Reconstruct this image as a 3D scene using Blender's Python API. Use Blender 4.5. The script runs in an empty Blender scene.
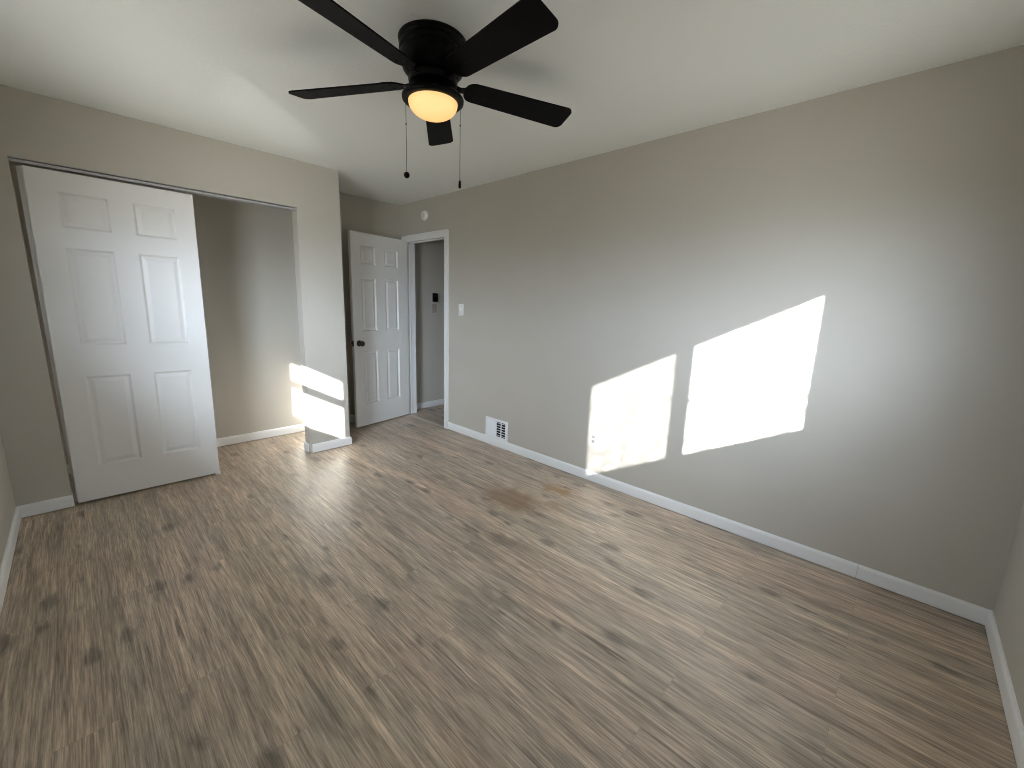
import bpy, bmesh, math, random
from mathutils import Vector, Matrix

S = bpy.context.scene
C = S.collection
random.seed(4)
PI = math.pi

# ------------------------------------------------------------------ camera
cd = bpy.data.cameras.new('camera')
cam = bpy.data.objects.new('camera', cd)
C.objects.link(cam)
cd.sensor_fit = 'HORIZONTAL'
cd.sensor_width = 36.0
cd.lens = 413.84 * 36.0 / 1024.0
cd.clip_start = 0.02
yaw, pit, rol = 0.8117, -0.1887, 0.0325
fw = Vector((math.sin(yaw) * math.cos(pit), math.cos(yaw) * math.cos(pit), math.sin(pit)))
rt = Vector((math.cos(yaw), -math.sin(yaw), 0.0))
up = rt.cross(fw)
r2 = math.cos(rol) * rt + math.sin(rol) * up
u2 = -math.sin(rol) * rt + math.cos(rol) * up
m = Matrix((r2, u2, -fw)).transposed().to_4x4()
m.translation = Vector((-2.7171, -3.7224, 1.3666))
cam.matrix_world = m
S.camera = cam

# ------------------------------------------------------------------ exposure, sky, sun
S.view_settings.view_transform = 'Standard'
S.view_settings.look = 'None'
S.view_settings.gamma = 1.0
S.view_settings.use_curve_mapping = False
S.view_settings.exposure = 1.02
S.cycles.max_bounces = 14
S.cycles.diffuse_bounces = 10
S.cycles.glossy_bounces = 4
S.cycles.transparent_max_bounces = 12
S.cycles.sample_clamp_indirect = 6.0
S.cycles.use_denoising = True
S.cycles.filter_width = 1.0

SUN = Vector((1.0, 1.065, -0.55)).normalized()
SUN_STRENGTH = 42.0
SKY_STRENGTH = 13.0
GROUND_STRENGTH = 3.0
GLARE_STRENGTH = 15.0       # sunlit ground below the sun
GLOW_STRENGTH = 66.0        # bright haze of the sky around the sun

w = bpy.data.worlds.new('sky')
S.world = w
w.use_nodes = True
nt = w.node_tree
nt.nodes.clear()
tc = nt.nodes.new('ShaderNodeTexCoord')
sx = nt.nodes.new('ShaderNodeSeparateXYZ')
rp = nt.nodes.new('ShaderNodeValToRGB')
mp = nt.nodes.new('ShaderNodeMapRange')
bg = nt.nodes.new('ShaderNodeBackground')
ow = nt.nodes.new('ShaderNodeOutputWorld')
mp.inputs['From Min'].default_value = -1.0
mp.inputs['From Max'].default_value = 1.0
rp.color_ramp.elements[0].position = 0.47
rp.color_ramp.elements[0].color = (GROUND_STRENGTH * 1.0, GROUND_STRENGTH * 0.99, GROUND_STRENGTH * 0.92, 1)
rp.color_ramp.elements[1].position = 0.52
rp.color_ramp.elements[1].color = (SKY_STRENGTH * 0.82, SKY_STRENGTH * 0.96, SKY_STRENGTH * 1.15, 1)
nt.links.new(tc.outputs['Generated'], sx.inputs[0])
nt.links.new(sx.outputs['Z'], mp.inputs['Value'])
nt.links.new(mp.outputs[0], rp.inputs[0])
vm = nt.nodes.new('ShaderNodeVectorMath')
vm.operation = 'DOT_PRODUCT'
vm.inputs[1].default_value = tuple(-SUN)
nt.links.new(tc.outputs['Generated'], vm.inputs[0])
mxm = nt.nodes.new('ShaderNodeMath')
mxm.operation = 'MAXIMUM'
mxm.inputs[1].default_value = 0.0
nt.links.new(vm.outputs['Value'], mxm.inputs[0])
pwm = nt.nodes.new('ShaderNodeMath')
pwm.operation = 'POWER'
pwm.inputs[1].default_value = 14.0
nt.links.new(mxm.outputs[0], pwm.inputs[0])
gm = nt.nodes.new('ShaderNodeMix')
gm.data_type = 'RGBA'
gm.blend_type = 'ADD'
gm.inputs[7].default_value = (GLOW_STRENGTH * 0.85, GLOW_STRENGTH * 0.98, GLOW_STRENGTH * 1.14, 1)
nt.links.new(pwm.outputs[0], gm.inputs[0])
nt.links.new(rp.outputs[0], gm.inputs[6])
vm2 = nt.nodes.new('ShaderNodeVectorMath')
vm2.operation = 'DOT_PRODUCT'
vm2.inputs[1].default_value = (-SUN.x, -SUN.y, SUN.z)
nt.links.new(tc.outputs['Generated'], vm2.inputs[0])
mx2 = nt.nodes.new('ShaderNodeMath')
mx2.operation = 'MAXIMUM'
mx2.inputs[1].default_value = 0.0
nt.links.new(vm2.outputs['Value'], mx2.inputs[0])
pw2 = nt.nodes.new('ShaderNodeMath')
pw2.operation = 'POWER'
pw2.inputs[1].default_value = 16.0
nt.links.new(mx2.outputs[0], pw2.inputs[0])
gm2 = nt.nodes.new('ShaderNodeMix')
gm2.data_type = 'RGBA'
gm2.blend_type = 'ADD'
gm2.inputs[7].default_value = (GLARE_STRENGTH, GLARE_STRENGTH, GLARE_STRENGTH * 0.94, 1)
nt.links.new(pw2.outputs[0], gm2.inputs[0])
nt.links.new(gm.outputs[2], gm2.inputs[6])
nt.links.new(gm2.outputs[2], bg.inputs['Color'])
nt.links.new(bg.outputs[0], ow.inputs[0])

sl = bpy.data.lights.new('sun', 'SUN')
sl.energy = SUN_STRENGTH
sl.angle = math.radians(0.53)
sl.color = (0.98, 0.99, 1.0)
sun = bpy.data.objects.new('sun', sl)
C.objects.link(sun)
sun.rotation_euler = SUN.to_track_quat('-Z', 'Y').to_euler()
sun.location = (-8, -9, 5)

# ------------------------------------------------------------------ room dimensions (metres)
H = 2.44                      # ceiling
XL, YB, YN = -3.0925, -4.18, 0.705   # left wall, back wall, far wall of closet and nook
XC = -1.0254                  # outer corner of the closet
OX0, OX1, OH = -2.8686, -1.3854, 2.084   # closet opening
DY0, DY1, DH = -0.145, 0.618, 2.042      # entry door opening in the right wall
WT = 0.11                     # wall thickness
HX = 1.25                     # far side of the hall
HY = 0.735                    # end wall of the hall


# the sun patches, traced back to the two window planes
def back(pt, axis, val):
    t = (pt[axis] - val) / SUN[axis]
    return Vector(pt) - SUN * t


YW = YB - 0.05
c1 = back((0, -1.998, 0.4), 1, YW).x
c2 = back((0, -2.632, 0.4), 1, YW).x
c3 = back((0, -2.738, 0.4), 1, YW).x
c4 = back((0, -3.375, 0.4), 1, YW).x
cz0 = (back((0, -2.64, 0.357), 1, YW).z + back((0, -3.374, 0.744), 1, YW).z) / 2
cz1 = (back((0, -2.628, 1.077), 1, YW).z + back((0, -3.376, 1.485), 1, YW).z) / 2
XW = XL - 0.05
d1 = back((-1.068, 0, 0.4), 0, XW).y + 0.009
d2 = back((-1.957, 0, 0.4), 0, XW).y - 0.015
dz0 = back((-1.063, 0, 0.053), 0, XW).z + 0.010
dz1 = back((-1.406, 0, 0.556), 0, XW).z - 0.010
dz2 = back((-1.406, 0, 0.614), 0, XW).z + 0.012
dzs = back((-1.406, 0, 0.785), 0, XW).z      # upper limit of the sunlight: shade of the eave
dz3 = 1.845

# daylight portals in the two windows help the sky sampling
for nm, loc, rot, sxx, syy in (
        ('sky_portal', ((c1 + c4) / 2, YB - 0.075, (cz0 + cz1) / 2), (PI / 2, 0, 0), c4 - c1 + .1, cz1 - cz0 + .1),
        ('sky_portal', (XL - 0.075, (d1 + d2) / 2, (dz0 + dz3) / 2), (PI / 2, 0, -PI / 2), d2 - d1 + .1, dz3 - dz0 + .1)):
    al = bpy.data.lights.new(nm, 'AREA')
    al.shape = 'RECTANGLE'
    al.size, al.size_y = sxx, syy
    al.cycles.is_portal = True
    ao = bpy.data.objects.new(nm, al)
    C.objects.link(ao)
    ao.location = loc
    ao.rotation_euler = rot

# sunlight glancing up off something shiny outdoors, through the side window
gl = bpy.data.lights.new('glare_light', 'SPOT')
gl.energy = 380.0
gl.color = (1.0, 0.98, 0.94)
gl.shadow_soft_size = 0.02
gl.spot_size = math.radians(5.0)
gl.spot_blend = 1.0
glo = bpy.data.objects.new('glare_light', gl)
C.objects.link(glo)
glo.location = (-6.6, -5.4, -0.06)
glo.rotation_euler = (Vector((XW, -2.04, 1.71)) - glo.location).to_track_quat('-Z', 'Y').to_euler()


# ------------------------------------------------------------------ materials
def mat(name, col, rough=0.5, spec=0.5, metal=0.0, emit=None, estr=0.0):
    mm = bpy.data.materials.new(name)
    mm.use_nodes = True
    b = mm.node_tree.nodes['Principled BSDF']
    b.inputs['Base Color'].default_value = (*col, 1)
    b.inputs['Roughness'].default_value = rough
    b.inputs['Specular IOR Level'].default_value = spec
    b.inputs['Metallic'].default_value = metal
    if emit:
        b.inputs['Emission Color'].default_value = (*emit, 1)
        b.inputs['Emission Strength'].default_value = estr
    return mm


def node(mm, kind, **kw):
    n = mm.node_tree.nodes.new(kind)
    for k, v in kw.items():
        if hasattr(n, k):
            setattr(n, k, v)
        else:
            n.inputs[k].default_value = v
    return n


def link(mm, a, b):
    mm.node_tree.links.new(a, b)


def add_bump(mm, scale, strength, dist=0.002, detail=3.0):
    b = mm.node_tree.nodes['Principled BSDF']
    t = node(mm, 'ShaderNodeTexCoord')
    n = node(mm, 'ShaderNodeTexNoise')
    n.inputs['Scale'].default_value = scale
    n.inputs['Detail'].default_value = detail
    bu = node(mm, 'ShaderNodeBump')
    bu.inputs['Strength'].default_value = strength
    bu.inputs['Distance'].default_value = dist
    link(mm, t.outputs['Object'], n.inputs['Vector'])
    link(mm, n.outputs[0], bu.inputs['Height'])
    link(mm, bu.outputs[0], b.inputs['Normal'])
    return n


def tint_noise(mm, c0, c1, scale, lo=0.35, hi=0.65):
    b = mm.node_tree.nodes['Principled BSDF']
    t = node(mm, 'ShaderNodeTexCoord')
    n = node(mm, 'ShaderNodeTexNoise')
    n.inputs['Scale'].default_value = scale
    n.inputs['Detail'].default_value = 4.0
    r = node(mm, 'ShaderNodeValToRGB')
    r.color_ramp.elements[0].position = lo
    r.color_ramp.elements[0].color = (*c0, 1)
    r.color_ramp.elements[1].position = hi
    r.color_ramp.elements[1].color = (*c1, 1)
    link(mm, t.outputs['Object'], n.inputs['Vector'])
    link(mm, n.outputs[0], r.inputs[0])
    link(mm, r.outputs[0], b.inputs['Base Color'])


M_wall = mat('greige_paint', (0.50, 0.465, 0.395), 0.5, 0.35)
tint_noise(M_wall, (0.485, 0.456, 0.398), (0.505, 0.476, 0.418), 1.7)
add_bump(M_wall, 160.0, 0.25, 0.001)
M_hall = mat('hall_paint', (0.56, 0.53, 0.47), 0.55, 0.3)
add_bump(M_hall, 160.0, 0.25, 0.001)
M_ceil = mat('ceiling_paint', (0.865, 0.89, 0.865), 0.8, 0.2)
add_bump(M_ceil, 55.0, 0.5, 0.003, 5.0)
M_trim = mat('white_trim_paint', (0.80, 0.80, 0.79), 0.35, 0.5)
add_bump(M_trim, 30.0, 0.05, 0.001)
M_door = mat('white_door_paint', (0.77, 0.76, 0.735), 0.4, 0.45)
add_bump(M_door, 220.0, 0.08, 0.0006)
M_plastic = mat('white_plastic', (0.82, 0.82, 0.79), 0.35, 0.5)
add_bump(M_plastic, 90.0, 0.02, 0.0005)
M_socket = mat('grey_socket_plastic', (0.30, 0.30, 0.29), 0.4, 0.4)
add_bump(M_socket, 90.0, 0.02, 0.0004)
M_slot = mat('dark_slot', (0.02, 0.02, 0.02), 0.7, 0.2)
tint_noise(M_slot, (0.015, 0.015, 0.015), (0.03, 0.03, 0.03), 40)
M_black = mat('satin_black_metal', (0.002, 0.002, 0.0022), 0.40, 0.12)
add_bump(M_black, 140.0, 0.05, 0.0005)
M_blade = mat('black_blade', (0.0025, 0.0022, 0.0022), 0.5, 0.08)
add_bump(M_blade, 60.0, 0.1, 0.0005)
M_bronze = mat('dark_bronze', (0.05, 0.043, 0.038), 0.28, 0.5, 0.8)
tint_noise(M_bronze, (0.04, 0.034, 0.03), (0.065, 0.056, 0.05), 60)
M_steel = mat('grey_steel', (0.42, 0.42, 0.42), 0.5, 0.4, 0.2)
tint_noise(M_steel, (0.38, 0.38, 0.38), (0.45, 0.45, 0.45), 25)
M_chain = mat('dark_chain', (0.03, 0.028, 0.026), 0.35, 0.5, 0.6)
tint_noise(M_chain, (0.025, 0.023, 0.021), (0.04, 0.037, 0.034), 90)
M_vent = mat('white_enamel', (0.80, 0.82, 0.84), 0.35, 0.5)
add_bump(M_vent, 120.0, 0.03, 0.0004)
M_beige = mat('beige_plastic', (0.42, 0.36, 0.31), 0.45, 0.4)
add_bump(M_beige, 90.0, 0.03, 0.0004)
M_eave = mat('eave_paint', (0.6, 0.6, 0.58), 0.7, 0.2)
add_bump(M_eave, 20.0, 0.2, 0.002)

# lamp bowl: frosted glass lit from inside
M_bowl = mat('lit_frosted_glass', (0.9, 0.75, 0.5), 0.35, 0.4, 0.0, (1.0, 0.62, 0.20), 0.43)
b = M_bowl.node_tree.nodes['Principled BSDF']
lw = node(M_bowl, 'ShaderNodeLayerWeight')
lw.inputs['Blend'].default_value = 0.45
r = node(M_bowl, 'ShaderNodeValToRGB')
r.color_ramp.elements[0].position = 0.15
r.color_ramp.elements[0].color = (1.0, 0.66, 0.24, 1)
r.color_ramp.elements[1].position = 0.85
r.color_ramp.elements[1].color = (0.95, 0.46, 0.10, 1)
link(M_bowl, lw.outputs['Facing'], r.inputs[0])
link(M_bowl, r.outputs[0], b.inputs['Emission Color'])

# window glass: thin panes with mottled dimming added to tone down the sunlight
def glass_material(name, lo, hi):
    M_glass = bpy.data.materials.new(name)
    M_glass.use_nodes = True
    t_ = M_glass.node_tree
    t_.nodes.clear()
    o_ = node(M_glass, 'ShaderNodeOutputMaterial')
    mx = node(M_glass, 'ShaderNodeMixShader')
    tr = node(M_glass, 'ShaderNodeBsdfTransparent')
    gs = node(M_glass, 'ShaderNodeBsdfGlossy', Roughness=0.02)
    fa = node(M_glass, 'ShaderNodeLayerWeight', Blend=0.5)
    pw = node(M_glass, 'ShaderNodeMath', operation='POWER')
    pw.inputs[1].default_value = 4.0
    fr = node(M_glass, 'ShaderNodeMath', operation='MULTIPLY_ADD')
    fr.inputs[1].default_value = 0.6
    fr.inputs[2].default_value = 0.05
    link(M_glass, fa.outputs['Facing'], pw.inputs[0])
    link(M_glass, pw.outputs[0], fr.inputs[0])
    tcg = node(M_glass, 'ShaderNodeTexCoord')
    n1 = node(M_glass, 'ShaderNodeTexNoise', Scale=11.0, Detail=5.0, Roughness=0.7)
    rg = node(M_glass, 'ShaderNodeValToRGB')
    rg.color_ramp.elements[0].position = 0.41
    rg.color_ramp.elements[0].color = (lo, lo, lo, 1)
    rg.color_ramp.elements[1].position = 0.65
    rg.color_ramp.elements[1].color = (hi, hi, hi, 1)
    link(M_glass, tcg.outputs['Object'], n1.inputs['Vector'])
    # the added dimming grows towards the bottom of the pane
    sz = node(M_glass, 'ShaderNodeSeparateXYZ')
    link(M_glass, tcg.outputs['Object'], sz.inputs[0])
    gz = node(M_glass, 'ShaderNodeMath', operation='MULTIPLY_ADD')
    gz.inputs[1].default_value = 0.06
    link(M_glass, sz.outputs['Z'], gz.inputs[0])
    link(M_glass, n1.outputs[0], gz.inputs[2])
    gs2 = node(M_glass, 'ShaderNodeMath', operation='SUBTRACT')
    gs2.inputs[1].default_value = 0.09
    link(M_glass, gz.outputs[0], gs2.inputs[0])
    link(M_glass, gs2.outputs[0], rg.inputs[0])
    link(M_glass, rg.outputs[0], tr.inputs['Color'])
    link(M_glass, fr.outputs[0], mx.inputs[0])
    link(M_glass, tr.outputs[0], mx.inputs[1])
    link(M_glass, gs.outputs[0], mx.inputs[2])
    link(M_glass, mx.outputs[0], o_.inputs[0])
    return M_glass


M_dimmest = glass_material('dimmest_window_glass', 0.08, 0.22)  # strongest added dimming, to mottle the smaller sun patch
M_dimmed = glass_material('dimmed_window_glass', 0.09, 0.52)  # added dimming for the larger sun patch
M_less_dimmed = glass_material('window_glass', 0.62, 0.70)


# floor: grey-brown rustic laminate, planks running along Y
def floor_material():
    mm = mat('laminate_planks', (0.2, 0.16, 0.12), 0.42, 0.5)
    b = mm.node_tree.nodes['Principled BSDF']
    tc = node(mm, 'ShaderNodeTexCoord')
    sp = node(mm, 'ShaderNodeSeparateXYZ')
    link(mm, tc.outputs['Object'], sp.inputs[0])
    cb = node(mm, 'ShaderNodeCombineXYZ')
    link(mm, sp.outputs['Y'], cb.inputs['X'])
    link(mm, sp.outputs['X'], cb.inputs['Y'])
    br = node(mm, 'ShaderNodeTexBrick', offset=0.37, offset_frequency=2, squash=1.0)
    br.inputs['Color1'].default_value = (0, 0, 0, 1)
    br.inputs['Color2'].default_value = (1, 1, 1, 1)
    br.inputs['Mortar'].default_value = (0.5, 0.5, 0.5, 1)
    br.inputs['Scale'].default_value = 1.0
    br.inputs['Mortar Size'].default_value = 0.0009
    br.inputs['Mortar Smooth'].default_value = 0.3
    br.inputs['Brick Width'].default_value = 1.22
    br.inputs['Row Height'].default_value = 0.15
    sh = node(mm, 'ShaderNodeVectorMath', operation='ADD')
    sh.inputs[1].default_value = (3.275, 1.264 + 3.0, 0)
    link(mm, cb.outputs[0], sh.inputs[0])
    link(mm, sh.outputs[0], br.inputs['Vector'])
    rnd = node(mm, 'ShaderNodeMath', operation='MULTIPLY')
    link(mm, br.outputs['Color'], rnd.inputs[0])
    rnd.inputs[1].default_value = 37.0

    def grain(sxx, syy, scale, detail, rough, dist=0.0, per_plank=True):
        mpn = node(mm, 'ShaderNodeMapping')
        mpn.inputs['Scale'].default_value = (sxx, syy, 1)
        link(mm, tc.outputs['Object'], mpn.inputs['Vector'])
        n = node(mm, 'ShaderNodeTexNoise', noise_dimensions='4D')
        n.inputs['Scale'].default_value = scale
        n.inputs['Detail'].default_value = detail
        n.inputs['Roughness'].default_value = rough
        n.inputs['Distortion'].default_value = dist
        link(mm, mpn.outputs[0], n.inputs['Vector'])
        if per_plank:
            link(mm, rnd.outputs[0], n.inputs['W'])
        return n.outputs[0]

    def ramp(src, p0, c0, p1, c1):
        rr = node(mm, 'ShaderNodeValToRGB')
        rr.color_ramp.elements[0].position = p0
        rr.color_ramp.elements[0].color = (*c0, 1)
        rr.color_ramp.elements[1].position = p1
        rr.color_ramp.elements[1].color = (*c1, 1)
        link(mm, src, rr.inputs[0])
        return rr.outputs[0]

    def mix(a, bcol, fac, mode='MIX'):
        mn = node(mm, 'ShaderNodeMix', data_type='RGBA', blend_type=mode)
        for inp, v in ((mn.inputs[6], a), (mn.inputs[7], bcol), (mn.inputs[0], fac)):
            if hasattr(v, 'links'):
                link(mm, v, inp)
            else:
                inp.default_value = v
        return mn.outputs[2]

    # grey-green to brown drift, then streaks of several widths along the grain
    drift = grain(3.2, 1.0, 1.0, 3, 0.5, 0.4, False)
    col = ramp(drift, 0.34, (0.455, 0.388, 0.305), 0.66, (0.54, 0.425, 0.330))
    broad = grain(16, 1.2, 1.0, 4, 0.6, 0.7, False)
    col = mix(col, ramp(broad, 0.30, (0.72, 0.71, 0.70), 0.70, (1.20, 1.20, 1.20)), 0.8, 'MULTIPLY')
    fine = grain(62, 2.4, 1.0, 7, 0.68, 0.6)
    col = mix(col, ramp(fine, 0.32, (0.55, 0.53, 0.51), 0.64, (1.30, 1.30, 1.29)), 0.95, 'MULTIPLY')
    vfine = grain(230, 8.0, 1.0, 5, 0.65)
    col = mix(col, ramp(vfine, 0.38, (0.64, 0.63, 0.62), 0.62, (1.28, 1.28, 1.28)), 0.95, 'MULTIPLY')
    mott = grain(15, 2.6, 1.0, 6, 0.65, 0.6, False)
    col = mix(col, ramp(mott, 0.34, (0.80, 0.81, 0.82), 0.66, (1.16, 1.15, 1.14)), 0.9, 'MULTIPLY')
    # pale cerused lines and dark cracks along the grain
    pale = grain(75, 1.8, 1.0, 5, 0.55, 1.2)
    col = mix(col, (0.62, 0.54, 0.44, 1), ramp(pale, 0.61, (0, 0, 0), 0.68, (0.55, 0.55, 0.55)))
    crack = grain(42, 1.5, 1.0, 6, 0.62, 1.2)
    col = mix(col, (0.12, 0.092, 0.070, 1), ramp(crack, 0.615, (0, 0, 0), 0.69, (0.70, 0.70, 0.70)))

    # knots: irregular dark eyes of varied size, drawn out along the grain
    def knots(fx, fy, lo, top, amount, seed):
        mpn = node(mm, 'ShaderNodeMapping')
        mpn.inputs['Scale'].default_value = (fx, fy, 1)
        mpn.inputs['Location'].default_value = (seed, seed * 0.7, 0)
        link(mm, tc.outputs['Object'], mpn.inputs['Vector'])
        nd = node(mm, 'ShaderNodeTexNoise', Scale=2.2, Detail=5.0, Roughness=0.65)
        link(mm, mpn.outputs[0], nd.inputs['Vector'])
        ad = node(mm, 'ShaderNodeMix', data_type='RGBA', blend_type='LINEAR_LIGHT')
        ad.inputs[0].default_value = 0.30
        link(mm, mpn.outputs[0], ad.inputs[6])
        link(mm, nd.outputs['Color'], ad.inputs[7])
        vo = node(mm, 'ShaderNodeTexVoronoi', voronoi_dimensions='2D')
        vo.inputs['Scale'].default_value = 1.0
        link(mm, ad.outputs[2], vo.inputs['Vector'])
        sc_ = node(mm, 'ShaderNodeSeparateColor')
        link(mm, vo.outputs['Color'], sc_.inputs[0])
        big = node(mm, 'ShaderNodeMapRange')
        big.inputs['From Min'].default_value = lo
        big.inputs['From Max'].default_value = 1.0
        big.inputs['To Min'].default_value = 0.0
        big.inputs['To Max'].default_value = top
        link(mm, sc_.outputs[0], big.inputs['Value'])
        sub = node(mm, 'ShaderNodeMath', operation='SUBTRACT')
        link(mm, big.outputs[0], sub.inputs[0])
        link(mm, vo.outputs['Distance'], sub.inputs[1])
        kn = node(mm, 'ShaderNodeMapRange', interpolation_type='SMOOTHSTEP')
        kn.inputs['From Min'].default_value = -0.02
        kn.inputs['From Max'].default_value = 0.22
        kn.inputs['To Max'].default_value = amount
        link(mm, sub.outputs[0], kn.inputs['Value'])
        mu = node(mm, 'ShaderNodeMath', operation='MULTIPLY')
        fr_ = node(mm, 'ShaderNodeMapRange')
        fr_.inputs['From Min'].default_value = 0.70
        fr_.inputs['From Max'].default_value = 0.35
        fr_.inputs['To Min'].default_value = 0.35
        link(mm, fine, fr_.inputs['Value'])
        link(mm, kn.outputs[0], mu.inputs[0])
        link(mm, fr_.outputs[0], mu.inputs[1])
        return mu.outputs[0]
    col = mix(col, (0.105, 0.094, 0.080, 1), knots(8.5, 4.0, 0.66, 0.36, 0.80, 0.0))
    col = mix(col, (0.17, 0.158, 0.130, 1), knots(5.0, 2.2, 0.58, 0.42, 0.50, 11.3))
    # plank tone and seams
    col = mix(col, ramp(br.outputs['Color'], 0.0, (0.95, 0.95, 0.955), 1.0, (1.05, 1.04, 1.03)), 1.0, 'MULTIPLY')
    seam = node(mm, 'ShaderNodeMath', operation='MULTIPLY')
    link(mm, br.outputs['Fac'], seam.inputs[0])
    seam.inputs[1].default_value = 0.28
    col = mix(col, (0.09, 0.070, 0.055, 1), seam.outputs[0])

    # old rust-brown stain near the right wall
    def spot(cx, cy, rx, ry, soft):
        mpp = node(mm, 'ShaderNodeMapping')
        mpp.vector_type = 'TEXTURE'
        mpp.inputs['Location'].default_value = (cx, cy, 0)
        mpp.inputs['Scale'].default_value = (rx, ry, 1)
        nn = node(mm, 'ShaderNodeTexNoise', Scale=14.0, Detail=4.0)
        link(mm, tc.outputs['Object'], nn.inputs['Vector'])
        dd = node(mm, 'ShaderNodeMix', data_type='RGBA', blend_type='LINEAR_LIGHT')
        dd.inputs[0].default_value = 0.09
        link(mm, tc.outputs['Object'], dd.inputs[6])
        link(mm, nn.outputs['Color'], dd.inputs[7])
        link(mm, dd.outputs[2], mpp.inputs['Vector'])
        ln = node(mm, 'ShaderNodeVectorMath', operation='LENGTH')
        link(mm, mpp.outputs[0], ln.inputs[0])
        mr = node(mm, 'ShaderNodeMapRange')
        mr.inputs['From Min'].default_value = 1.0 + soft
        mr.inputs['From Max'].default_value = 1.0 - soft
        link(mm, ln.outputs['Value'], mr.inputs['Value'])
        return mr.outputs[0]

    def scaled(v, k):
        q = node(mm, 'ShaderNodeMath', operation='MULTIPLY')
        link(mm, v, q.inputs[0])
        q.inputs[1].default_value = k
        return q.outputs[0]
    col = mix(col, (0.21, 0.118, 0.060, 1), scaled(spot(-0.70, -1.84, 0.14, 0.22, 0.45), 0.72))
    col = mix(col, (0.32, 0.185, 0.075, 1), scaled(spot(-0.34, -1.97, 0.06, 0.12, 0.45), 0.70))
    col = mix(col, (0.28, 0.17, 0.10, 1), scaled(spot(-0.55, -2.13, 0.05, 0.08, 0.45), 0.50))
    col = mix(col, (0.14, 0.11, 0.085, 1), scaled(spot(-1.12, -2.18, 0.05, 0.09, 0.5), 0.45))
    link(mm, col, b.inputs['Base Color'])
    rr = node(mm, 'ShaderNodeMapRange')
    rr.inputs['To Min'].default_value = 0.30
    rr.inputs['To Max'].default_value = 0.44
    link(mm, fine, rr.inputs['Value'])
    link(mm, rr.outputs[0], b.inputs['Roughness'])
    bu = node(mm, 'ShaderNodeBump')
    bu.inputs['Strength'].default_value = 0.22
    bu.inputs['Distance'].default_value = 0.002
    link(mm, fine, bu.inputs['Height'])
    link(mm, bu.outputs[0], b.inputs['Normal'])
    return mm


M_floor = floor_material()


# ------------------------------------------------------------------ mesh helpers
def obj(name, bm, m, parent=None, smooth=False):
    bmesh.ops.recalc_face_normals(bm, faces=bm.faces)
    me = bpy.data.meshes.new(name)
    bm.to_mesh(me)
    bm.free()
    me.materials.append(m)
    if smooth:
        for p in me.polygons:
            p.use_smooth = True
    o = bpy.data.objects.new(name, me)
    C.objects.link(o)
    if parent:
        o.parent = parent
    return o


def auto_smooth(o, deg=35):
    me = o.data
    for p in me.polygons:
        p.use_smooth = True
    bm = bmesh.new()
    bm.from_mesh(me)
    for e in bm.edges:
        if len(e.link_faces) == 2 and e.calc_face_angle() > math.radians(deg):
            e.smooth = False
    bm.to_mesh(me)
    bm.free()
    return o


def tag(o, label, cat=None, group=None, kind=None):
    o['label'] = label
    if cat:
        o['category'] = cat
    if group:
        o['group'] = group
    if kind:
        o['kind'] = kind
    return o


def struct(name, bm, m, label, parent=None):
    o = obj(name, bm, m, parent)
    if not parent:
        tag(o, label, None, None, 'structure')
    return o


def empty(name, loc, rz=0.0):
    o = bpy.data.objects.new(name, None)
    o.empty_display_size = 0.05
    C.objects.link(o)
    o.location = loc
    o.rotation_euler = (0, 0, rz)
    return o


def box(bm, x0, y0, z0, x1, y1, z1, bevel=0.0, seg=2):
    vs = bmesh.ops.create_cube(bm, size=1.0, matrix=Matrix.Translation(((x0 + x1) / 2, (y0 + y1) / 2, (z0 + z1) / 2)) @ Matrix.Diagonal((abs(x1 - x0), abs(y1 - y0), abs(z1 - z0), 1)))['verts']
    if bevel > 0:
        es = list({e for v in vs for e in v.link_edges})
        bmesh.ops.bevel(bm, geom=es, offset=bevel, segments=seg, affect='EDGES', profile=0.5)
    return bm


def slab(axis, a0, a1, us, vs, holes):
    """A wall slab between a0 and a1 on 'axis' (0 = x, 1 = y) with rectangular holes (u0,u1,v0,v1)."""
    U = sorted(set(list(us) + [h[0] for h in holes] + [h[1] for h in holes]))
    V = sorted(set(list(vs) + [h[2] for h in holes] + [h[3] for h in holes]))
    U = [u for u in U if us[0] <= u <= us[1]]
    V = [v for v in V if vs[0] <= v <= vs[1]]

    def solid(i, j):
        if not (0 <= i < len(U) - 1 and 0 <= j < len(V) - 1):
            return False
        u, v = (U[i] + U[i + 1]) / 2, (V[j] + V[j + 1]) / 2
        return not any(h[0] < u < h[1] and h[2] < v < h[3] for h in holes)
    bm = bmesh.new()

    def P(a, u, v):
        return (a, u, v) if axis == 0 else (u, a, v)

    def quad(*pts):
        bm.faces.new([bm.verts.new(p) for p in pts])
    for i in range(len(U) - 1):
        for j in range(len(V) - 1):
            if not solid(i, j):
                continue
            u0, u1, v0, v1 = U[i], U[i + 1], V[j], V[j + 1]
            for a in (a0, a1):
                quad(P(a, u0, v0), P(a, u1, v0), P(a, u1, v1), P(a, u0, v1))
            for (di, dj, q) in ((-1, 0, (u0, v0, u0, v1)), (1, 0, (u1, v0, u1, v1)), (0, -1, (u0, v0, u1, v0)), (0, 1, (u0, v1, u1, v1))):
                if not solid(i + di, j + dj):
                    quad(P(a0, q[0], q[1]), P(a1, q[0], q[1]), P(a1, q[2], q[3]), P(a0, q[2], q[3]))
    bmesh.ops.remove_doubles(bm, verts=bm.verts, dist=1e-5)
    return bm


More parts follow.
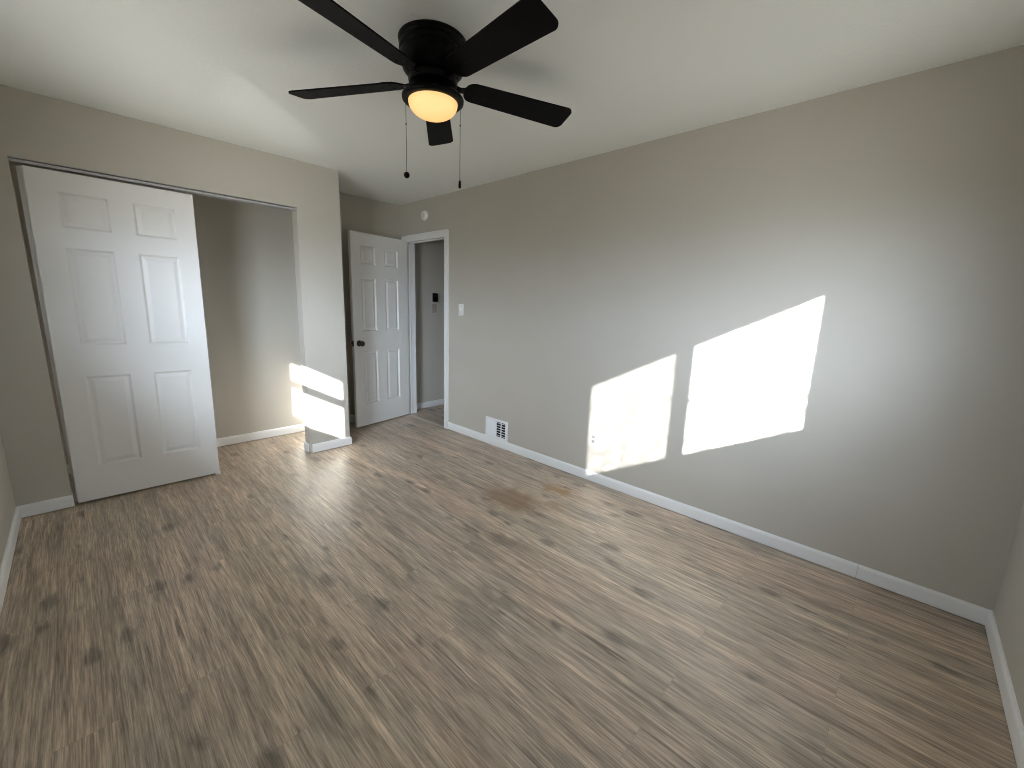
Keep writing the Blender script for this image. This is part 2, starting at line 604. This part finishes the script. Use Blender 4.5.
def profile_run(bm, prof, p0, p1, out, m0=0.0, m1=0.0):
    """Extrude a moulding profile [(depth, height)...] from p0 to p1; 'out' is the unit vector into the room;
    m0/m1 lengthen the run with depth, for mitred ends (+1 outside corner, -1 inside corner)."""
    p0, p1, out = Vector(p0), Vector(p1), Vector(out)
    d = (p1 - p0).normalized()
    A, B = [], []
    for (dep, h) in prof:
        A.append(bm.verts.new(p0 + out * dep + Vector((0, 0, h)) - d * dep * m0))
        B.append(bm.verts.new(p1 + out * dep + Vector((0, 0, h)) + d * dep * m1))
    n = len(prof)
    for i in range(n):
        j = (i + 1) % n
        bm.faces.new((A[i], A[j], B[j], B[i]))
    bm.faces.new(A)
    bm.faces.new(list(reversed(B)))


def lathe(bm, prof, n=48, cx=0.0, cy=0.0, cap0=True, cap1=True):
    rings = []
    for (rad, z) in prof:
        rings.append([bm.verts.new((cx + rad * math.cos(2 * PI * k / n), cy + rad * math.sin(2 * PI * k / n), z)) for k in range(n)])
    for a, b_ in zip(rings[:-1], rings[1:]):
        for k in range(n):
            bm.faces.new((a[k], a[(k + 1) % n], b_[(k + 1) % n], b_[k]))
    if cap0:
        bm.faces.new(rings[0])
    if cap1:
        bm.faces.new(rings[-1])
    return bm


def tube(bm, pts, rad, n=10):
    pts = [Vector(p) for p in pts]
    rings = []
    for i, p in enumerate(pts):
        d = (pts[min(i + 1, len(pts) - 1)] - pts[max(i - 1, 0)]).normalized()
        a = d.orthogonal().normalized()
        c = d.cross(a)
        rr = rad[i] if isinstance(rad, (list, tuple)) else rad
        rings.append([bm.verts.new(p + rr * (a * math.cos(2 * PI * k / n) + c * math.sin(2 * PI * k / n))) for k in range(n)])
    for a, b_ in zip(rings[:-1], rings[1:]):
        for k in range(n):
            bm.faces.new((a[k], a[(k + 1) % n], b_[(k + 1) % n], b_[k]))
    bm.faces.new(rings[0])
    bm.faces.new(rings[-1])


# ------------------------------------------------------------------ room shell
bm = bmesh.new()
box(bm, XL - WT, YB - WT, -0.08, HX + 0.1, HY + 0.1, 0.0)
struct('floor', bm, M_floor, 'grey brown rustic laminate plank floor with dark knots')
bm = bmesh.new()
box(bm, XL - WT, YB - WT, H, HX + 0.1, HY + 0.1, H + 0.1)
struct('ceiling', bm, M_ceil, 'white lightly textured flat ceiling')

AP = 0.09   # rough opening margin around each window's clear glass
struct('wall_left', slab(0, XL - WT, XL, (YB - WT, YN + WT), (0, H), [(d1 - AP, d2 + AP, dz0 - AP, dz3 + AP)]), M_wall, 'greige side wall at the left edge')
struct('wall_back', slab(1, YB - WT, YB, (XL, 0.0), (0, H), [(c1 - AP, c4 + AP, cz0 - AP, cz1 + AP)]), M_wall, 'greige wall at the right edge of the view')
struct('wall_right', slab(0, 0.0, WT, (YB - WT, YN + WT), (0, H), [(DY0, DY1, -1.0, DH)]), M_wall, 'long greige wall with two bright sun patches')
bm = slab(1, 0.0, WT, (XL, XC), (0, H), [(OX0, OX1, -1.0, OH)])
for v in bm.verts:                     # the closet jambs are a little out of plumb
    if abs(v.co.x - OX0) < 1e-4 and v.co.z < OH + 0.01:
        v.co.x += 0.008 - 0.0135 * v.co.z / OH
    elif abs(v.co.x - OX1) < 1e-4 and v.co.z < OH + 0.01:
        v.co.x += -0.005 + 0.009 * v.co.z / OH
struct('wall_front', bm, M_wall, 'greige wall around the closet opening')
struct('wall_far', slab(1, YN, YN + WT, (XL, 0.0), (0, H), []), M_wall, 'greige wall at the back of closet and door nook')
struct('wall_closet', slab(0, XC - WT, XC, (WT, YN), (0, H), []), M_wall, 'greige wall between the closet and the door nook')
struct('wall_hall', slab(1, HY, HY + WT, (WT, HX), (0, H), []), M_hall, 'dim grey hall wall seen through the open doorway')
struct('wall_hall_side', slab(0, HX, HX + 0.1, (-1.7, HY + WT), (0, H), []), M_hall, 'hall wall opposite the doorway')
struct('wall_hall_end', slab(1, -1.8, -1.7, (WT, HX + 0.1), (0, H), []), M_hall, 'hall wall at the other end')

# eave outside the side window: it shades the upper part of that window
ZE = 2.12
EX = (ZE - dzs) / (-SUN.z / SUN.x)
bm = bmesh.new()
box(bm, XW - EX, -5.2, ZE, XL - WT - 0.001, 1.6, ZE + 0.12)
struct('trim_eave', bm, M_eave, 'house eave outside the side window')


# windows -------------------------------------------------------------
def window(name, axis, a, u0, u1, v0, v1, bars, label, glass):
    """frame at plane 'a' (centre), clear glass u0..u1, v0..v1; bars: list of ('u'|'v', lo, hi)."""
    ha = 0.03

    def B(bm, ua, ub, va, vb, h, bev=0.004):
        if axis == 0:
            box(bm, a - h, ua, va, a + h, ub, vb, bev)
        else:
            box(bm, ua, a - h, va, ub, a + h, vb, bev)
    # all members share one thin edge plane so that they cut the sunlight cleanly
    bm = bmesh.new()
    g = AP
    hh = 0.006
    B(bm, u0 - g, u0, v0 - g, v1 + g, hh, 0)
    B(bm, u1, u1 + g, v0 - g, v1 + g, hh, 0)
    B(bm, u0, u1, v0 - g, v0, hh, 0)
    B(bm, u0, u1, v1, v1 + g, hh, 0)
    # thicker outer frame, set back from the clear opening
    k = 0.05
    B(bm, u0 - g, u0 - k, v0 - g, v1 + g, ha, 0.003)
    B(bm, u1 + k, u1 + g, v0 - g, v1 + g, ha, 0.003)
    B(bm, u0 - k, u1 + k, v0 - g, v0 - k, ha, 0.003)
    B(bm, u0 - k, u1 + k, v1 + k, v1 + g, ha, 0.003)
    f = struct(name, bm, M_trim, label)
    for (d, lo, hi) in bars:
        bm = bmesh.new()
        if d == 'u':
            B(bm, lo, hi, v0, v1, hh, 0)
        else:
            B(bm, u0, u1, lo, hi, hh, 0)
        obj('mullion' if d == 'u' else 'meeting_rail', bm, M_trim, f)
    # one sheet of glass per sash
    cuts = [u0] + [x for (d, lo, hi) in bars if d == 'u' for x in (lo, hi)] + [u1]
    for i in range(0, len(cuts), 2):
        bm = bmesh.new()
        pts = [(cuts[i], v0), (cuts[i + 1], v0), (cuts[i + 1], v1), (cuts[i], v1)]
        bm.faces.new([bm.verts.new((a, p[0], p[1]) if axis == 0 else (p[0], a, p[1])) for p in pts])
        obj('glass_pane', bm, glass[i // 2], f)
    return f


window('window_1', 1, YW, c1, c4, cz0, cz1, [('u', c2, c3)], 'two-pane sliding window in the wall behind the viewer', (M_dimmest, M_dimmed))
window('window_2', 0, XW, d1, d2, dz0, dz3, [('v', dz1, dz2)], 'two-sash window in the left side wall', (M_less_dimmed,))

# baseboards ------------------------------------------------------------
PB = [(0.0, 0.005), (0.013, 0.005), (0.013, 0.064), (0.011, 0.072), (0.006, 0.079), (0.0, 0.081)]


def baseboard(name, runs, label):
    bm = bmesh.new()
    for rr in runs:
        profile_run(bm, PB, *rr)
    return struct(name, bm, M_trim, label)


baseboard('baseboard_right', [((0, -0.2, 0), (0, -3.7075, 0), (-1, 0, 0), 0, 0),
                              ((0, -3.7095, 0), (0, YB, 0), (-1, 0, 0), 0, -1)], 'white baseboard along the long right wall')
baseboard('baseboard_back', [((0, YB, 0), (XL, YB, 0), (0, 1, 0), -1, -1)], 'white baseboard on the wall at the right edge')
baseboard('baseboard_left', [((XL, YB, 0), (XL, 0, 0), (1, 0, 0), -1, -1)], 'white baseboard on the wall at the left edge')
baseboard('baseboard_front', [((XL, 0, 0), (OX0 + 0.012, 0, 0), (0, -1, 0), -1, 0),
                              ((OX1 + 0.012, 0, 0), (XC, 0, 0), (0, -1, 0), 0, 1),
                              ((XC, 0, 0), (XC, YN, 0), (1, 0, 0), 1, -1)], 'white baseboards on both sides of the closet opening')
baseboard('baseboard_reveal', [((OX1 - 0.005, 0.03, 0), (OX1 - 0.005, WT, 0), (-1, 0, 0), 0, 0)], 'short white baseboard inside the closet opening')
baseboard('baseboard_nook', [((XC, YN, 0), (0, YN, 0), (0, -1, 0), -1, -1)], 'white baseboard behind the open door')
baseboard('baseboard_closet', [((XL, YN, 0), (XC - WT, YN, 0), (0, -1, 0), -1, -1),
                               ((XC - WT, YN, 0), (XC - WT, WT, 0), (-1, 0, 0), -1, 0)], 'white baseboard inside the closet')
baseboard('baseboard_hall', [((WT, HY, 0), (HX, HY, 0), (0, -1, 0), 0, 0)], 'white baseboard on the hall wall')


# entry door casing ------------------------------------------------------
def rect_prism(bm, axis_pts):
    box(bm, *axis_pts)


CW = 0.056
trim = bpy.data.objects.new('trim_1', None)
C.objects.link(trim)
trim.location = (0, (DY0 + DY1) / 2, 0)
tag(trim, 'white casing around the open doorway', None, None, 'structure')


def child(name, bm, m, parent, smooth=False):
    """world-space mesh parented to an unrotated empty"""
    bmesh.ops.translate(bm, verts=bm.verts, vec=-Vector(parent.location))
    return obj(name, bm, m, parent, smooth)


for y0, y1, nm in ((DY0 - CW, DY0 + 0.006, 'side_casing'), (DY1 - 0.006, DY1 + CW, 'side_casing')):
    bm = bmesh.new()
    box(bm, -0.014, y0, 0.0, 0.0, y1, DH + CW, 0.004)
    box(bm, -0.019, (y0 if y0 < 0 else y1 - 0.022), 0.0, -0.010, (y0 + 0.022 if y0 < 0 else y1), DH + CW, 0.003)
    child(nm, bm, M_trim, trim)
bm = bmesh.new()
box(bm, -0.014, DY0, DH - 0.006, 0.0, DY1, DH + CW, 0.004)
box(bm, -0.019, DY0 - CW, DH + CW - 0.022, -0.010, DY1 + CW, DH + CW, 0.003)
child('head_casing', bm, M_trim, trim)
bm = bmesh.new()
T = 0.012
box(bm, -0.012, DY0, 0.0, WT + 0.012, DY0 + T, DH)
box(bm, -0.012, DY1 - T, 0.0, WT + 0.012, DY1, DH)
box(bm, -0.012, DY0 + T, DH - T, WT + 0.012, DY1 - T, DH)
# door stops
box(bm, 0.040, DY0 + T, 0.0, 0.052, DY0 + T + 0.01, DH - T)
box(bm, 0.040, DY1 - T - 0.01, 0.0, 0.052, DY1 - T, DH - T)
box(bm, 0.040, DY0 + T, DH - T - 0.01, 0.052, DY1 - T, DH - T)
child('jamb', bm, M_trim, trim)


# six-panel door leaf ------------------------------------------------------
def six_panel(width, z0, z1, thick, ux, zz):
    """x 0..width, front face at y = 0, back at y = thick."""
    bm = bmesh.new()
    X = [0.0] + list(ux) + [width]
    Z = [z0] + list(zz) + [z1]

    def quad(pts):
        bm.faces.new([bm.verts.new(p) for p in pts])

    def ring(a, b_, ya, yb):
        (x0, x1, w0, w1), (X0, X1, W0, W1) = a, b_
        o = [(x0, ya, w0), (x1, ya, w0), (x1, ya, w1), (x0, ya, w1)]
        i = [(X0, yb, W0), (X1, yb, W0), (X1, yb, W1), (X0, yb, W1)]
        for k in range(4):
            quad((o[k], o[(k + 1) % 4], i[(k + 1) % 4], i[k]))
    for side in (0, 1):
        y_at = (lambda d: d) if side == 0 else (lambda d: thick - d)
        for i in range(5):
            for j in range(7):
                r_ = (X[i], X[i + 1], Z[j], Z[j + 1])
                if i in (1, 3) and j in (1, 3, 5):
                    steps = ((0.0, 0.0), (0.003, 0.0015), (0.013, 0.0115), (0.019, 0.0115), (0.038, 0.0045), (0.041, 0.0040))
                    cur, yc = r_, y_at(0.0)
                    for (ins, dep) in steps[1:]:
                        nx = (r_[0] + ins, r_[1] - ins, r_[2] + ins, r_[3] - ins)
                        ring(cur, nx, yc, y_at(dep))
                        cur, yc = nx, y_at(dep)
                    quad(((cur[0], yc, cur[2]), (cur[1], yc, cur[2]), (cur[1], yc, cur[3]), (cur[0], yc, cur[3])))
                else:
                    yy = y_at(0.0)
                    quad(((r_[0], yy, r_[2]), (r_[1], yy, r_[2]), (r_[1], yy, r_[3]), (r_[0], yy, r_[3])))
    for i in range(5):
        for zc in (z0, z1):
            quad(((X[i], 0, zc), (X[i + 1], 0, zc), (X[i + 1], thick, zc), (X[i], thick, zc)))
    for j in range(7):
        for xc in (0.0, width):
            quad(((xc, 0, Z[j]), (xc, 0, Z[j + 1]), (xc, thick, Z[j + 1]), (xc, thick, Z[j])))
    bmesh.ops.remove_doubles(bm, verts=bm.verts, dist=1e-5)
    return bm


ZP = (0.237, 0.832, 1.027, 1.617, 1.729, 1.932)
# closet bypass doors: front leaf and the leaf stacked behind it
for nm, x0, y0, wd, ztop, lab in (('door_1', -2.8325, 0.0016, 0.767, 2.043, 'white six-panel sliding closet door in front'),
                                  ('door_2', -2.8525, 0.0470, 0.740, 2.046, 'white closet door hidden behind the front sliding door')):
    o = obj(nm, six_panel(wd, 0.012, ztop, 0.034, (0.118, 0.334, 0.447, 0.661) if nm == 'door_1' else (0.11, 0.32, 0.43, 0.64), ZP), M_door)
    o.location = (x0, y0, 0)
    if nm == 'door_1':        # hangs slightly out of plumb
        o.rotation_euler = (0, math.radians(0.33), 0)
        o.location = (x0 - 0.007, y0, 0.003)
    tag(o, lab, None, None, 'structure')
    for hx in (0.12, wd - 0.12):
        bm = bmesh.new()
        box(bm, hx - 0.02, 0.030, ztop - 0.05, hx + 0.02, 0.0365, ztop + 0.012, 0.001)
        obj('roller_hanger', bm, M_steel, o)

# closet header track
bm = bmesh.new()
box(bm, OX0 - 0.004, 0.001, 2.0795, OX1 + 0.002, 0.092, 2.083)            # top web
box(bm, OX0 - 0.004, -0.0030, 2.0585, OX1 + 0.002, 0.0405, 2.0605, 0.0)
box(bm, OX0 - 0.004, -0.0035, 2.0590, OX1 + 0.002, 0.0012, 2.0735, 0.002)    # fascia
box(bm, OX0 - 0.004, 0.0405, 2.0585, OX1 + 0.002, 0.0445, 2.0795)
box(bm, OX0 - 0.004, 0.0885, 2.064, OX1 + 0.002, 0.092, 2.0795)
o = obj('closet_track', bm, M_steel)
tag(o, 'grey metal sliding door track across the top of the closet opening', 'door track')

# floor guide under the closet door
bm = bmesh.new()
box(bm, -2.100, -0.004, 0.0, -2.066, 0.090, 0.004, 0.001)
box(bm, -2.098, -0.004, 0.004, -2.068, 0.000, 0.024, 0.001)
box(bm, -2.098, 0.0375, 0.004, -2.068, 0.0445, 0.024, 0.001)
box(bm, -2.098, 0.083, 0.004, -2.068, 0.088, 0.024, 0.001)
o = obj('floor_guide', bm, M_plastic)
tag(o, 'small white plastic guide under the closet door corner', 'door guide')

# entry door, swung open into the nook
hing = Vector((0.0, 0.5735))
free = Vector((-0.7406, 0.4312))
dv = hing - free
ang = math.atan2(dv.y, dv.x)
dw = dv.length - 0.004
o = obj('door_3', six_panel(dw, 0.012, 2.042, 0.035, (0.115, 0.302, 0.425, 0.610), (0.250, 0.830, 1.040, 1.598, 1.729, 1.916)), M_door)
o.location = (free.x, free.y, 0)
o.rotation_euler = (0, 0, ang)
tag(o, 'white six-panel entry door standing open', None, None, 'structure')
door3 = o


def knob_bm(sign, yb):
    bm = bmesh.new()
    prof = [(0.031, 0.0), (0.033, 0.003), (0.031, 0.008), (0.016, 0.011), (0.012, 0.018), (0.012, 0.030),
            (0.019, 0.036), (0.027, 0.044), (0.029, 0.053), (0.026, 0.061), (0.017, 0.066), (0.006, 0.0675)]
    lathe(bm, prof, 32)
    bmesh.ops.rotate(bm, verts=bm.verts, cent=(0, 0, 0), matrix=Matrix.Rotation(PI / 2 * sign, 3, 'X'))
    bmesh.ops.translate(bm, verts=bm.verts, vec=(0.062, yb, 0.918))
    return bm


obj('door_knob', knob_bm(1, 0.0), M_bronze, o, True)
obj('door_knob', knob_bm(-1, 0.035), M_bronze, o, True)
bm = bmesh.new()
box(bm, -0.0012, 0.005, 0.888, 0.0005, 0.030, 0.948, 0.0004)
box(bm, -0.010, 0.011, 0.908, 0.0, 0.024, 0.928, 0.002)
obj('latch_plate', bm, M_bronze, o)
for hz in (0.24, 1.02, 1.80):
    bm = bmesh.new()
    tube(bm, [(dw + 0.004, 0.041, hz - 0.045), (dw + 0.004, 0.041, hz + 0.045)], 0.006, 12)
    box(bm, dw - 0.0005, 0.003, hz - 0.044, dw + 0.0015, 0.034, hz + 0.044)
    obj('hinge', bm, M_steel, o)

# threshold strip in the doorway
bm = bmesh.new()
prof = [(-0.021, 0.0), (-0.019, 0.003), (-0.008, 0.0065), (0.008, 0.0065), (0.019, 0.003), (0.021, 0.0)]
A = [bm.verts.new((0.004 + px, DY0 + T + 0.001, pz + 0.0002)) for px, pz in prof]
B_ = [bm.verts.new((0.004 + px, DY1 - T - 0.001, pz + 0.0002)) for px, pz in prof]
for i in range(len(prof)):
    j = (i + 1) % len(prof)
    bm.faces.new((A[i], A[j], B_[j], B_[i]))
bm.faces.new(A)
bm.faces.new(list(reversed(B_)))
M_strip = mat('strip_aluminium', (0.50, 0.46, 0.41), 0.4, 0.5, 0.3)
tint_noise(M_strip, (0.47, 0.43, 0.38), (0.53, 0.49, 0.44), 20)
o = obj('threshold_strip', bm, M_strip)
tag(o, 'thin pale threshold strip on the floor across the doorway', 'threshold strip')

# ------------------------------------------------------------------ ceiling fan
FX, FY = -1.546, -2.090
fan = empty('ceiling_fan', (FX, FY, H))
tag(fan, 'black five-blade ceiling fan with a lit amber glass bowl', 'ceiling fan')
Zr = -H
bm = bmesh.new()
lathe(bm, [(0.140, 0.0), (0.143, -0.004), (0.140, -0.020), (0.136, -0.024), (0.139, -0.028), (0.139, -0.050), (0.135, -0.054),
           (0.137, -0.058), (0.134, -0.085), (0.125, -0.112), (0.108, -0.130), (0.090, -0.137)], 64)
auto_smooth(obj('motor_housing', bm, M_black, fan), 50)
bm = bmesh.new()
lathe(bm, [(0.080, -0.134), (0.100, -0.140), (0.104, -0.150), (0.100, -0.166), (0.082, -0.172), (0.060, -0.174)], 64)
auto_smooth(obj('flywheel', bm, M_black, fan), 50)
bm = bmesh.new()
lathe(bm, [(0.056, -0.170), (0.060, -0.176), (0.060, -0.186), (0.074, -0.194), (0.105, -0.200), (0.124, -0.207), (0.131, -0.216),
           (0.130, -0.226), (0.124, -0.231), (0.108, -0.231)], 64)
auto_smooth(obj('light_fitter', bm, M_black, fan), 60)
bm = bmesh.new()
RB = 0.1045
pr = [(RB, -0.224), (RB, -0.232)]
for k in range(1, 13):
    a = k / 13 * PI / 2
    pr.append((RB * math.cos(a) ** 0.85, -0.232 - 0.061 * math.sin(a)))
pr.append((0.002, -0.293))
lathe(bm, pr, 64)
obj('glass_bowl', bm, M_bowl, fan, True)

BR, BZ = 0.664, -0.152
TILT = math.radians(13)
angs = [math.radians(-21.58 + 72 * k) for k in range(5)]


def blade_outline():
    pts = []
    r0, r1 = 0.140, BR
    w0, w1 = 0.056, 0.071

    def corner(cx, cy, rad, a0, a1, n=7):
        for k in range(n + 1):
            a = a0 + (a1 - a0) * k / n
            pts.append((cx + rad * math.cos(a), cy + rad * math.sin(a)))
    c = 0.030
    corner(r1 - c, -w1 + c, c, -PI / 2, 0)
    corner(r1 - c, w1 - c, c, 0, PI / 2)
    c = 0.046
    corner(r0 + c, w0 - c, c, PI / 2, PI)
    corner(r0 + c, -w0 + c, c, PI, 1.5 * PI)
    return pts


def blade_bm():
    bm = bmesh.new()
    o = blade_outline()
    top = [bm.verts.new((x, y, 0.003)) for x, y in o]
    bot = [bm.verts.new((x, y, -0.003)) for x, y in o]
    bm.faces.new(top)
    bm.faces.new(list(reversed(bot)))
    n = len(o)
    for i in range(n):
        j = (i + 1) % n
        bm.faces.new((top[i], bot[i], bot[j], top[j]))
    return bm


def iron_bm():
    bm = bmesh.new()
    # arm from the flywheel widening into a three-screw plate on top of the blade
    st = [(0.088, 0.016, 0.002), (0.120, 0.014, -0.003), (0.150, 0.017, 0.003), (0.175, 0.032, 0.0060), (0.215, 0.040, 0.0060), (0.245, 0.030, 0.0060), (0.258, 0.010, 0.0060)]
    T_, B2 = [], []
    for (x, hw, z) in st:
        T_.append((bm.verts.new((x, -hw, z + 0.0028)), bm.verts.new((x, hw, z + 0.0028))))
        B2.append((bm.verts.new((x, -hw, z - 0.0028)), bm.verts.new((x, hw, z - 0.0028))))
    for i in range(len(st) - 1):
        bm.faces.new((T_[i][0], T_[i + 1][0], T_[i + 1][1], T_[i][1]))
        bm.faces.new((B2[i][1], B2[i + 1][1], B2[i + 1][0], B2[i][0]))
        bm.faces.new((T_[i][0], B2[i][0], B2[i + 1][0], T_[i + 1][0]))
        bm.faces.new((T_[i][1], T_[i + 1][1], B2[i + 1][1], B2[i][1]))
    for e in (0, -1):
        bm.faces.new((T_[e][0], T_[e][1], B2[e][1], B2[e][0]))
    return bm


blade0 = obj('blade', blade_bm(), M_blade, fan)
iron0 = obj('blade_iron', iron_bm(), M_black, blade0)
screws0 = []
for sx_, sy_ in ((0.190, 0.022), (0.190, -0.022), (0.235, 0.0)):
    bm = bmesh.new()
    lathe(bm, [(0.0005, -0.0058), (0.004, -0.0052), (0.0055, -0.003)], 14, sx_, sy_)
    screws0.append(obj('blade_screw', bm, M_black, blade0))
for k, a in enumerate(angs):
    if k == 0:
        bl = blade0
    else:
        bl = blade0.copy()
        C.objects.link(bl)
        bl.parent = fan
        for q in [iron0] + screws0:
            c = q.copy()
            C.objects.link(c)
            c.parent = bl
    bl.matrix_local = Matrix.Translation((0, 0, BZ)) @ Matrix.Rotation(a, 4, 'Z') @ Matrix.Rotation(math.radians(1.1), 4, 'Y') @ Matrix.Rotation(-TILT, 4, 'X')

# pull chains
pa = math.atan2(rt.y, rt.x)
for off, zb, zt, kind in ((-0.118, -0.523, -0.212, 'ball'), (0.117, -0.556, -0.212, 'bar')):
    px, py = off * math.cos(pa), off * math.sin(pa)
    bm = bmesh.new()
    tube(bm, [(px, py, zt), (px, py, zb)], 0.0011, 8)
    k = zt
    for zc in (zt - 0.105, ):
        lathe(bm, [(0.0008, zc + 0.004), (0.0028, zc + 0.002), (0.0032, zc), (0.0028, zc - 0.002), (0.0008, zc - 0.004)], 12, px, py)
    ch = obj('pull_chain', bm, M_chain, fan, True)
    bm = bmesh.new()
    if kind == 'ball':
        lathe(bm, [(0.002, zb + 0.013), (0.008, zb + 0.011), (0.0125, zb + 0.004), (0.0125, zb - 0.004), (0.008, zb - 0.011), (0.002, zb - 0.013)], 20, px, py)
    else:
        lathe(bm, [(0.002, zb + 0.018), (0.005, zb + 0.014), (0.006, zb), (0.006, zb - 0.010), (0.004, zb - 0.015), (0.001, zb - 0.016)], 16, px, py)
    obj('pull_knob', bm, M_black, ch, True)


# ------------------------------------------------------------------ wall fittings on the right wall
# floor-level air register
vent = empty('wall_vent', (0, -0.960, 0.180))
tag(vent, 'white metal air register low on the long wall above the baseboard', 'vent')
VW, VH = 0.152, 0.098
bm = bmesh.new()


def vbox(bm, y0, z0, y1, z1, x0, x1, bev=0.0):
    box(bm, x0, y0, z0, x1, y1, z1, bev)


fx0 = -0.010
vbox(bm, -VW, -VH, -VW + 0.030, VH, fx0, 0.0, 0.003)
vbox(bm, VW - 0.022, -VH, VW, VH, fx0, 0.0, 0.003)
vbox(bm, -VW + 0.026, -VH, VW - 0.018, -VH + 0.024, fx0, 0.0, 0.003)
vbox(bm, -VW + 0.026, VH - 0.024, VW - 0.018, VH, fx0, 0.0, 0.003)
vbox(bm, 0.000, -VH + 0.02, 0.014, VH - 0.02, fx0 + 0.002, 0.0, 0.001)
obj('frame', bm, M_vent, vent)
bm = bmesh.new()
vbox(bm, -VW + 0.026, -VH + 0.020, VW - 0.018, VH - 0.020, -0.0015, -0.0004)
obj('backing', bm, M_slot, vent)
for i in range(7):      # damper side: closed slanted blades
    bm = bmesh.new()
    zc = -VH + 0.0335 + i * 0.0216
    box(bm, -0.0010, 0.012, -0.0115, 0.0010, VW - 0.020, 0.0115)
    bmesh.ops.rotate(bm, verts=bm.verts, cent=(0, 0, 0), matrix=Matrix.Rotation(math.radians(14), 3, 'Y'))
    bmesh.ops.translate(bm, verts=bm.verts, vec=(-0.006, 0, zc))
    obj('louver', bm, M_vent, vent)
for i in range(6):      # open side: thin bars over the dark duct
    bm = bmesh.new()
    zc = -VH + 0.024 + (i + 0.5) * 0.025
    vbox(bm, -VW + 0.028, zc - 0.0022, 0.002, zc + 0.0022, -0.007, -0.003)
    obj('grille_bar', bm, M_vent, vent)
bm = bmesh.new()
vbox(bm, -0.068, -VH + 0.022, -0.060, VH - 0.022, -0.008, -0.003)
obj('grille_post', bm, M_vent, vent)


def cover_plate(name, loc, axis_rot, wd, ht, m, label, cat, what):
    """plate in local x (width) / z (height), facing local -y"""
    e = empty(name, loc, axis_rot)
    tag(e, label, cat)
    bm = bmesh.new()
    box(bm, -wd / 2, -0.0055, -ht / 2, wd / 2, 0.0, ht / 2, 0.0022, 3)
    obj('plate', bm, m, e)
    if what == 'outlet':
        for zz in (0.0195, -0.0195):
            bm = bmesh.new()
            box(bm, -0.0165, -0.0085, zz - 0.0140, 0.0165, -0.004, zz + 0.0140, 0.0035, 3)
            so = obj('socket', bm, M_socket, e)
            bm = bmesh.new()
            box(bm, -0.0078, -0.0090, zz - 0.001, -0.0054, -0.0080, zz + 0.008)
            box(bm, 0.0054, -0.0090, zz - 0.001, 0.0074, -0.0080, zz + 0.007)
            box(bm, -0.0022, -0.0090, zz - 0.009, 0.0022, -0.0080, zz - 0.005)
            obj('slots', bm, M_slot, so)
    else:
        bm = bmesh.new()
        box(bm, -0.0055, -0.0070, -0.0125, 0.0055, -0.004, 0.0125, 0.001)
        obj('collar', bm, m, e)
        bm = bmesh.new()
        box(bm, -0.004, -0.0170, -0.002, 0.004, -0.004, 0.009, 0.0015)
        bmesh.ops.rotate(bm, verts=bm.verts, cent=(0, -0.005, 0), matrix=Matrix.Rotation(math.radians(-18), 3, 'X'))
        obj('toggle', bm, m, e)
    for zz in ((0.0,) if what == 'outlet' else (0.030, -0.030)):
        bm = bmesh.new()
        lathe(bm, [(0.0005, 0.0070), (0.0028, 0.0066), (0.0034, 0.0050)], 14)
        bmesh.ops.rotate(bm, verts=bm.verts, cent=(0, 0, 0), matrix=Matrix.Rotation(PI / 2, 3, 'X'))
        bmesh.ops.translate(bm, verts=bm.verts, vec=(0, 0, zz))
        obj('screw', bm, M_steel, e)
    return e


cover_plate('light_switch', (0, -0.403, 1.301), -PI / 2, 0.074, 0.116, M_plastic, 'ivory light switch plate beside the doorway', 'light switch', 'switch')
cover_plate('wall_outlet', (0, -2.050, 0.352), -PI / 2, 0.072, 0.116, M_plastic, 'white outlet low on the long wall in the smaller sun patch', 'outlet', 'outlet')

# round detector over the doorway
det = empty('smoke_detector', (0, 0.2185, 2.274))
tag(det, 'small round white detector on the wall above the doorway', 'detector')
bm = bmesh.new()
lathe(bm, [(0.050, 0.0), (0.050, 0.008), (0.046, 0.011)], 40)
bmesh.ops.rotate(bm, verts=bm.verts, cent=(0, 0, 0), matrix=Matrix.Rotation(-PI / 2, 3, 'Y'))
obj('base', bm, M_plastic, det)
bm = bmesh.new()
lathe(bm, [(0.045, 0.010), (0.045, 0.020), (0.041, 0.027), (0.030, 0.031), (0.012, 0.032), (0.002, 0.032)], 40)
bmesh.ops.rotate(bm, verts=bm.verts, cent=(0, 0, 0), matrix=Matrix.Rotation(-PI / 2, 3, 'Y'))
auto_smooth(obj('cover', bm, M_plastic, det), 50)
for yy in (-0.018, 0.006, 0.022):
    bm = bmesh.new()
    box(bm, -0.0330, yy - 0.0018, -0.026, -0.0285, yy + 0.0018, 0.026)
    obj('grille_slot', bm, M_beige, det)

# hall wall fittings
thermo = empty('wall_control', (0.490, HY, 1.428))
tag(thermo, 'small black wall control on the hall wall', 'wall control')
bm = bmesh.new()
box(bm, -0.039, -0.006, -0.056, 0.039, 0.0, 0.056, 0.002)
obj('back_plate', bm, M_beige, thermo)
bm = bmesh.new()
box(bm, -0.036, -0.026, -0.053, 0.036, -0.005, 0.053, 0.005)
obj('housing', bm, M_black, thermo)
bm = bmesh.new()
box(bm, -0.024, -0.0272, 0.004, 0.024, -0.0255, 0.040, 0.0006)
obj('display', bm, M_slot, thermo)
cover_plate('light_switch', (0.487, HY, 1.292), 0.0, 0.070, 0.110, M_beige, 'beige switch plate below the black control on the hall wall', 'light switch', 'switch')
